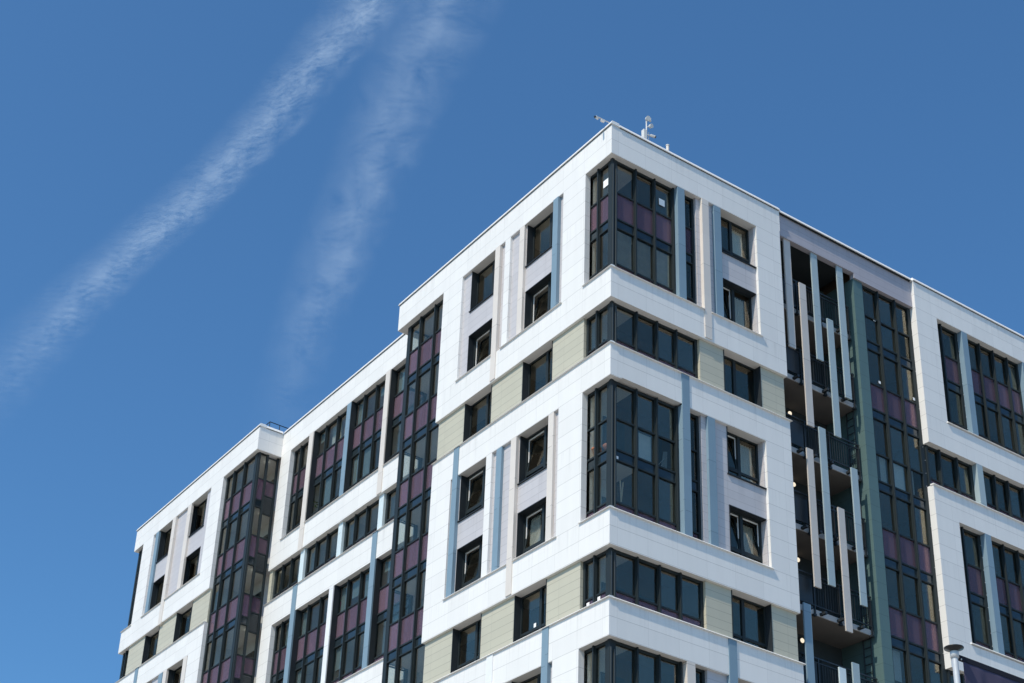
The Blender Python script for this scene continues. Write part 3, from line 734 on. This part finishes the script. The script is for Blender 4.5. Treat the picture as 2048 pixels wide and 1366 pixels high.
def lathe(prof, loc, mat, name, parent=None, n=20):
    mb = MB()
    for (r0, z0), (r1, z1) in zip(prof, prof[1:]):
        for k in range(n):
            a0 = 2*math.pi*k/n; a1 = 2*math.pi*(k+1)/n
            p = [(r0*math.cos(a0), r0*math.sin(a0), z0), (r0*math.cos(a1), r0*math.sin(a1), z0), (r1*math.cos(a1), r1*math.sin(a1), z1), (r1*math.cos(a0), r1*math.sin(a0), z1)]
            mb.quad(*[(loc[0]+q[0], loc[1]+q[1], loc[2]+q[2]) for q in p])
    return mb.build(name, mat, parent, smooth=True, merge=True)
t = thing('plant_pot', 'orange terracotta pot on the ledge behind the left corner pane', 'plant pot', (.44, 1.20, 26.40))
lathe([(.001, 0), (.10, 0), (.15, .26), (.17, .26), (.175, .32), (.15, .32), (.145, .27), (.001, .27)], (0, 0, 0), 'clay', 'pot', t)
lathe([(.001, .268), (.145, .268)], (0, 0, .005), 'soil', 'soil', t)
t = thing('plant_pot', 'orange bowl with curved rim behind the right corner pane, second loggia', 'plant pot', (.50, .68, 26.42))
lathe([(.001, 0), (.08, 0), (.17, .14), (.19, .22), (.17, .22), (.15, .14), (.001, .10)], (0, 0, 0), 'clay', 'pot', t)
mb = MB(); mb.tube((.80, .42, 24.62), (.74, .40, 25.34), .022, n=8); mb.tube((.80, .43, 24.62), (.86, .40, 25.32), .022, n=8)
tag(mb.build('wooden_slat', 'wood'), 'pair of pale wooden slats leaning behind the glass near the corner post', 'wooden slats')
mb = MB(); mb.tube((1.78, 19.72, 27.42), (1.74, 19.66, 28.12), .035, .045, 10); tag(mb.build('rod', 'pink'), 'bright pink rod upright behind a pane beside the white fin', 'rod')
# drying rack leaning in the second loggia
t = thing('drying_rack', 'folded clothes rack with curved rails leaning behind the glass beside the blue fin', 'drying rack', (2.55, .55, 26.32))
mb = MB()
pr = None
for k in range(9):
    a = R(10*k+10); q = (-.25+.42*math.sin(a)*.9-.2, .05, .05+.85*(1-math.cos(a))*.9)
    if pr: mb.tube(pr, q, .012, n=6)
    pr = q
mb.tube((-.28, .03, .02), (.18, .05, .62), .012, n=6); mb.tube((-.12, .03, .02), (.30, .05, .70), .012, n=6)
mb.build('rail', 'plast', t)
mb = MB(); mb.quad((.02, .08, .02), (.30, .08, .02), (.36, .10, .95), (.20, .10, .90)); mb.quad((.02, .095, .02), (.30, .095, .02), (.36, .115, .95), (.20, .115, .90)); mb.build('board', 'blind', t)
# house plant
t = thing('house_plant', 'leafy green plant behind the recessed facade pane under the cream fin', 'plant', (1.85, 22.62, 33.3))
lathe([(.001, 0), (.09, 0), (.12, .2), (.001, .2)], (0, 0, 0), 'clay', 'pot', t)
mb = MB()
for k in range(70):
    a = random.random()*6.283; r = random.random()*.22; z = .2+random.random()*.55; s = .05+.05*random.random()
    c = Vector((r*math.cos(a), r*math.sin(a), z)); d = Vector((math.cos(a), math.sin(a), random.uniform(-.5, .8))).normalized()
    e = d.cross(Vector((0, 0, 1))).normalized()*s*.45
    mb.quad(c, c+d*s+e, c+d*2*s, c+d*s-e)
mb.build('foliage', 'leaf', t, recalc=False)

# roof things
t = thing('security_camera', 'white security camera on a boom jutting over the roof corner', 'security camera', (.7, .35, 39.18))
mb = MB(); mb.tube((0, 0, 0), (0, 0, .28), .03); mb.tube((0.02, 0, .27), (-1.12, 0, .25), .022); mb.tube((0, 0, .05), (-.35, 0, .25), .014, n=8); mb.build('boom', 'steel', t)
mb = MB(); mb.tube((-1.04, 0, .17), (-1.19, -.05, .135), .04, .038, 14); mb.tube((-1.05, 0, .25), (-1.07, 0, .17), .018, n=8); mb.build('camera_body', 'plast', t)
mb = MB(); mb.tube((-1.19, -.05, .135), (-1.225, -.06, .127), .042, .036, 14); mb.build('lens', 'black', t)
mb = MB(); mb.wbox(-.90, -.76, -.035, .035, .15, .235); mb.build('junction_box', 'plast', t)
t = thing('antenna_mast', 'steel mast with round dishes, white box and side camera on the roof edge', 'antenna mast', (2.0, .5, 39.18))
mb = MB(); mb.tube((0, 0, -.2), (0, 0, 1.50), .028); mb.tube((.11, .02, -.2), (.11, .02, .95), .020); mb.tube((0, 0, .80), (.11, .02, .80), .015, n=8); mb.build('pole', 'steel', t)
for dx, dy, z, r in ((-.05, -.08, 1.40, .095), (.08, -.08, 1.13, .085)):
    m2 = MB(); m2.tube((dx, dy, z), (dx*1.2, dy-.10, z-.02), r*.8, r, 20); m2.tube((dx, dy, z), (0, 0, z), .018, n=8); m2.build('dish', 'plast', t)
mb = MB(); mb.wbox(-.04, .10, -.14, -.10, 1.33, 1.50); mb.build('panel_antenna', 'plast', t)
mb = MB(); mb.wbox(-.22, -.09, -.12, .02, .46, .86); mb.build('equipment_box', 'plast', t)
mb = MB(); mb.tube((.14, -.05, .78), (.30, -.10, .76), .05, .05, 14); mb.tube((0, 0, .78), (.15, -.05, .78), .018, n=8); mb.build('camera_body', 'plast', t)
mb = MB(); mb.tube((.30, -.10, .76), (.335, -.108, .756), .051, .045, 14); mb.build('lens', 'black', t)
t = thing('vent_pipe', 'short pale vent pipe stub on the roof edge right of the mast', 'vent pipe', (2.85, .35, 39.15))
mb = MB(); mb.tube((0, 0, 0), (0, 0, .62), .055, n=14); mb.build('pipe', 'cream', t)
mb = MB(); mb.tube((0, 0, .62), (0, 0, .65), .07, n=14); mb.build('cap', 'plast', t)
t = thing('roof_railing', 'dark pipe railing on the roof of the far left wing', 'railing', (1.12, 27.5, 38.95))
mb = MB()
for a, b in (((0, 0, 1.38), (1.6, 0, 1.37)), ((0, 0, 1.38), (0, 5, 1.38)), ((0, 0, 0), (0, 0, 1.38)), ((.55, 0, 0), (.55, 0, 1.38)), ((1.6, 0, 0), (1.6, 0, 1.37)), ((0, 2.5, 0), (0, 2.5, 1.38)), ((0, 5, 0), (0, 5, 1.38)), ((0, 0, .75), (1.6, 0, .75))):
    mb.tube(a, b, .022, n=8)
mb.build('rail', 'rail', t)

# ------------------------------------------------------------------ pole with cap, and the cloth hung beside it
PX, PY, PZ = -10.40, -20.0, 10.17
t = thing('capped_pole', 'pale steel pole with a dark disc cap in front of the right block', 'pole', (PX, PY, 0))
mb = MB(); mb.tube((0, 0, 0), (0, 0, PZ-.10), .043, .040, 20); mb.build('pole', 'steel', t, smooth=False)
lathe([(.001, -.105), (.052, -.105), (.056, -.03), (.128, .0), (.13, .012), (.001, .02)], (0, 0, PZ), 'black', 'cap', t, 28)
lathe([(.041, -.14), (.056, -.135), (.056, -.045), (.05, -.04)], (0, 0, PZ), 'steel', 'collar', t, 20)
t = thing('cloth_banner', 'dark violet cloth banner hanging in folds from a black top hem beside the pole', 'banner', (PX+.15, PY, 0))
n = 90; W = 4.2; mb = MB(); zt = PZ-.075
def by(u, z):
    k = max(0, zt-.08-z); return .03*math.sin(u*14+1.3*math.sin(u*3.1))*min(1, k*1.6)+.02*math.sin(u*31+z*2.0)*min(1, k)-.008
zz = [zt-.06, zt-.12, zt-.3, zt-.6, zt-1.0, zt-1.6, zt-2.4, zt-3.2]
g = [[(W*i/n, by(W*i/n, z), z) for i in range(n+1)] for z in zz]
for k in range(len(zz)-1):
    for i in range(n): mb.quad(g[k][i], g[k][i+1], g[k+1][i+1], g[k+1][i])
c = mb.build('cloth', 'cloth', t, smooth=True, recalc=False, merge=True)
md = c.modifiers.new('Solidify', 'SOLIDIFY'); md.thickness = .006
mb = MB(); mb.wbox(-.10, W, -.02, .012, zt-.075, zt+.0); mb.build('hem', 'hem', t)
mb = MB(); mb.tube((-.2, 0, zt-.03), (W, 0, zt-.03), .018, n=10); mb.tube((W, 0, -0.0), (W, 0, zt+.05), .043, n=16); mb.build('support_bar', 'steel', t)
mb = MB(); mb.tube((-.05, -.02, zt-.06), (-.05, -.03, zt-.06), .010, n=10); mb.build('eyelet', 'cap', t)

# ------------------------------------------------------------------ ground
m, nt, out = newmat('paving')
b = node(nt, 'ShaderNodeBsdfPrincipled'); gm = node(nt, 'ShaderNodeNewGeometry')
nz = node(nt, 'ShaderNodeTexNoise'); nz.inputs['Scale'].default_value = .6; nz.inputs['Detail'].default_value = 8; nt.links.new(gm.outputs['Position'], nz.inputs['Vector'])
nt.links.new(mixc(nt, nz.outputs['Fac'], (.29, .268, .235), (.37, .345, .305)), b.inputs['Base Color']); b.inputs['Roughness'].default_value = .9
nt.links.new(b.outputs[0], out.inputs[0]); M['paving'] = m
mb = MB(); mb.quad((-3000, -3000, 0), (3000, -3000, 0), (3000, 3000, 0), (-3000, 3000, 0))
g = mb.build('ground', 'paving', recalc=False); g['kind'] = 'structure'

# ------------------------------------------------------------------ camera
C0 = Vector((-26.76721165, -32.77077192, 1.6))
right = Vector((.84914589, -.52307402, .07310834)); down = Vector((.29085552, .34758009, -.89139842)); fwd = Vector((.44085636, .77819127, .44728517))
cd = bpy.data.cameras.new('camera'); cam = bpy.data.objects.new('camera', cd); COL.objects.link(cam)
cd.sensor_width = 36; cd.lens = 3113.11*36/2048
cd.shift_x = (1024-744.05)/2048; cd.shift_y = (1065.85-683)/2048
cd.clip_start = .1; cd.clip_end = 20000
rm = Matrix((right, -down, -fwd)).transposed().to_4x4()
cam.matrix_world = Matrix.Translation(C0) @ rm
S.camera = cam
def pixray(u, v):
    return (right*((u-744.05)/3113.11)+down*((v-1065.85)/3113.11)+fwd)

# ------------------------------------------------------------------ contrails: two thin layered cloud bands 2.4 km up
def contrail(name, label, pts, alt, amax, seed, lump, thick=24, shear=1.2, core_w=.5):
    """pts: centre line (pixel of the photo used once to find the place in the sky), half width in pixels"""
    P0 = []
    for u, v, w in pts:
        r = pixray(u, v); k = (alt-C0.z)/r.z; p = C0+r*k
        P0.append((p, w*k*r.length/3113.11))
    N = 60; mb = MB(); uv = []
    # resample
    cs = []
    for i in range(len(P0)-1):
        for j in range(N//(len(P0)-1)):
            f = j/(N//(len(P0)-1)); cs.append((P0[i][0].lerp(P0[i+1][0], f), P0[i][1]*(1-f)+P0[i+1][1]*f))
    cs.append(P0[-1])
    K = 14; verts = []; faces = []; coords = []
    for lay in (0, 1):
        base = len(verts); s = 0
        for i, (p, w) in enumerate(cs):
            a = cs[max(0, i-1)][0]; c = cs[min(len(cs)-1, i+1)][0]; tdir = (c-a).normalized(); nrm = tdir.cross(Vector((0, 0, 1))).normalized()
            if i: s += (p-cs[i-1][0]).length
            for k in range(K+1):
                t = -1+2*k/K; h = (1-t*t)*thick*(.5 if lay else -.5)
                verts.append(tuple(p+nrm*t*w+Vector((0, 0, h)))); coords.append((s/100, t))
        for i in range(len(cs)-1):
            for k in range(K):
                q = base+i*(K+1)+k; faces.append((q, q+1, q+K+2, q+K+1))
    me = bpy.data.meshes.new(name); me.from_pydata(verts, [], faces); me.update()
    ul = me.uv_layers.new(name='UVMap')
    for lp in me.loops: ul.data[lp.index].uv = coords[lp.vertex_index]
    total = cs and s/100
    m, nt, out = newmat('cloud_ice_'+name+str(seed))
    uvn = node(nt, 'ShaderNodeUVMap'); sp = node(nt, 'ShaderNodeSeparateXYZ'); nt.links.new(uvn.outputs[0], sp.inputs[0])
    sc, tc = sp.outputs[0], sp.outputs[1]
    def noise(svec, sc_, det, dist=0.0, rough=.55):
        mp = node(nt, 'ShaderNodeCombineXYZ')
        nt.links.new(math_n(nt, 'ADD', math_n(nt, 'MULTIPLY_ADD', sc, svec[0], seed), math_n(nt, 'MULTIPLY', tc, shear*svec[0])), mp.inputs[0])
        nt.links.new(math_n(nt, 'MULTIPLY_ADD', tc, svec[1], seed*.37), mp.inputs[1])
        n = node(nt, 'ShaderNodeTexNoise'); n.inputs['Scale'].default_value = sc_; n.inputs['Detail'].default_value = det; n.inputs['Distortion'].default_value = dist; n.inputs['Roughness'].default_value = rough
        nt.links.new(mp.outputs[0], n.inputs['Vector']); return n.outputs['Fac']
    big = noise((lump*.28, .25, 1), 1.0, 3, .6); lumps = noise((lump*.62, lump*.8, 1), 1.0, 5, .8); fine = noise((lump*1.7, lump*1.9, 1), 1.0, 12, .9, .70)
    te = math_n(nt, 'ADD', tc, math_n(nt, 'MULTIPLY_ADD', lumps, .75, -.375))
    te = math_n(nt, 'ADD', te, math_n(nt, 'MULTIPLY_ADD', big, .36, -.18))
    te = math_n(nt, 'ADD', te, math_n(nt, 'MULTIPLY_ADD', fine, .45, -.225))
    def gau(wd):
        q = math_n(nt, 'DIVIDE', te, wd); return math_n(nt, 'EXPONENT', math_n(nt, 'MULTIPLY', math_n(nt, 'MULTIPLY', q, q), -1.0))
    core = math_n(nt, 'ADD', math_n(nt, 'MULTIPLY', gau(.30), core_w), math_n(nt, 'MULTIPLY', gau(.62), .6))
    edge = node(nt, 'ShaderNodeMapRange'); edge.interpolation_type = 'SMOOTHSTEP'
    nt.links.new(math_n(nt, 'SUBTRACT', 1.0, math_n(nt, 'ABSOLUTE', tc)), edge.inputs[0]); edge.inputs[1].default_value = 0; edge.inputs[2].default_value = .35
    along = node(nt, 'ShaderNodeMapRange'); along.interpolation_type = 'SMOOTHSTEP'; nt.links.new(sc, along.inputs[0]); along.inputs[1].default_value = -total*.05; along.inputs[2].default_value = total*.6
    tex = node(nt, 'ShaderNodeMapRange'); nt.links.new(math_n(nt, 'MULTIPLY_ADD', lumps, .32, math_n(nt, 'MULTIPLY', fine, .68)), tex.inputs[0]); tex.inputs[1].default_value = .40; tex.inputs[2].default_value = .63; tex.inputs[3].default_value = .06; tex.inputs[4].default_value = 1.35
    d = math_n(nt, 'MULTIPLY', math_n(nt, 'MULTIPLY', core, edge.outputs[0]), tex.outputs[0])
    d = math_n(nt, 'MULTIPLY', d, math_n(nt, 'MULTIPLY_ADD', along.outputs[0], .9, .1))
    al = math_n(nt, 'MINIMUM', math_n(nt, 'MULTIPLY', d, amax), .95)
    tr = node(nt, 'ShaderNodeBsdfTransparent'); tl = node(nt, 'ShaderNodeBsdfTranslucent'); df = node(nt, 'ShaderNodeBsdfDiffuse')
    tl.inputs[0].default_value = (.80, .92, 1.0, 1); df.inputs[0].default_value = (.80, .92, 1.0, 1)
    mm = node(nt, 'ShaderNodeMixShader'); mm.inputs[0].default_value = .7; nt.links.new(df.outputs[0], mm.inputs[1]); nt.links.new(tl.outputs[0], mm.inputs[2])
    mx = node(nt, 'ShaderNodeMixShader'); nt.links.new(al, mx.inputs[0]); nt.links.new(tr.outputs[0], mx.inputs[1]); nt.links.new(mm.outputs[0], mx.inputs[2])
    nt.links.new(mx.outputs[0], out.inputs[0])
    me.materials.append(m)
    for p in me.polygons: p.use_smooth = True
    o = bpy.data.objects.new('contrail_cloud', me); COL.objects.link(o)
    tag(o, label, 'cloud', 'old contrails in the blue sky')
    return o
contrail('a', 'long feathery contrail slanting across the upper left sky', [(-90, 850, 105), (60, 690, 95), (210, 545, 74), (400, 380, 70), (560, 215, 74), (690, 50, 84), (830, -140, 95)], 2400, .145, 3.0, 1.5, shear=.7)
contrail('b', 'shorter hazier contrail nearer the roof, fading downward', [(545, 880, 80), (600, 690, 84), (655, 540, 92), (715, 400, 96), (775, 250, 104), (845, 90, 125), (930, -110, 140)], 2400, .115, 11.0, .75, shear=.2, core_w=.22)

# ------------------------------------------------------------------ light
d = Vector((.614, .166, -.77)).normalized()
sd = bpy.data.lights.new('sun', 'SUN'); so = bpy.data.objects.new('sun', sd); COL.objects.link(so)
sd.energy = 3.8; sd.angle = R(.53); sd.color = (1.0, .895, .735)
so.rotation_euler = d.to_track_quat('-Z', 'Y').to_euler(); so.location = (-30, -10, 80)
w = bpy.data.worlds.new('World'); S.world = w; w.use_nodes = True
nt = w.node_tree; nt.nodes.clear()
sky = nt.nodes.new('ShaderNodeTexSky'); sky.sky_type = 'NISHITA'; sky.sun_disc = False
sky.sun_elevation = math.asin(-d.z); sky.sun_rotation = R(90)-math.atan2(-d.y, -d.x)
sky.altitude = 100; sky.air_density = 1.0; sky.dust_density = 1.6; sky.ozone_density = 2.0
bg = nt.nodes.new('ShaderNodeBackground'); bg.inputs[1].default_value = .128
ow = nt.nodes.new('ShaderNodeOutputWorld')
tm = nt.nodes.new('ShaderNodeMix'); tm.data_type = 'RGBA'; tm.blend_type = 'MULTIPLY'; tm.inputs[0].default_value = 1; tm.inputs[7].default_value = (.535, .945, 1.21, 1)
nt.links.new(sky.outputs[0], tm.inputs[6]); nt.links.new(tm.outputs[2], bg.inputs[0]); nt.links.new(bg.outputs[0], ow.inputs[0])

S.view_settings.view_transform = 'Standard'; S.view_settings.look = 'None'; S.view_settings.exposure = .10; S.view_settings.gamma = 1.0
S.render.engine = 'CYCLES'
S.cycles.max_bounces = 8; S.cycles.transparent_max_bounces = 16; S.cycles.caustics_reflective = False; S.cycles.caustics_refractive = False
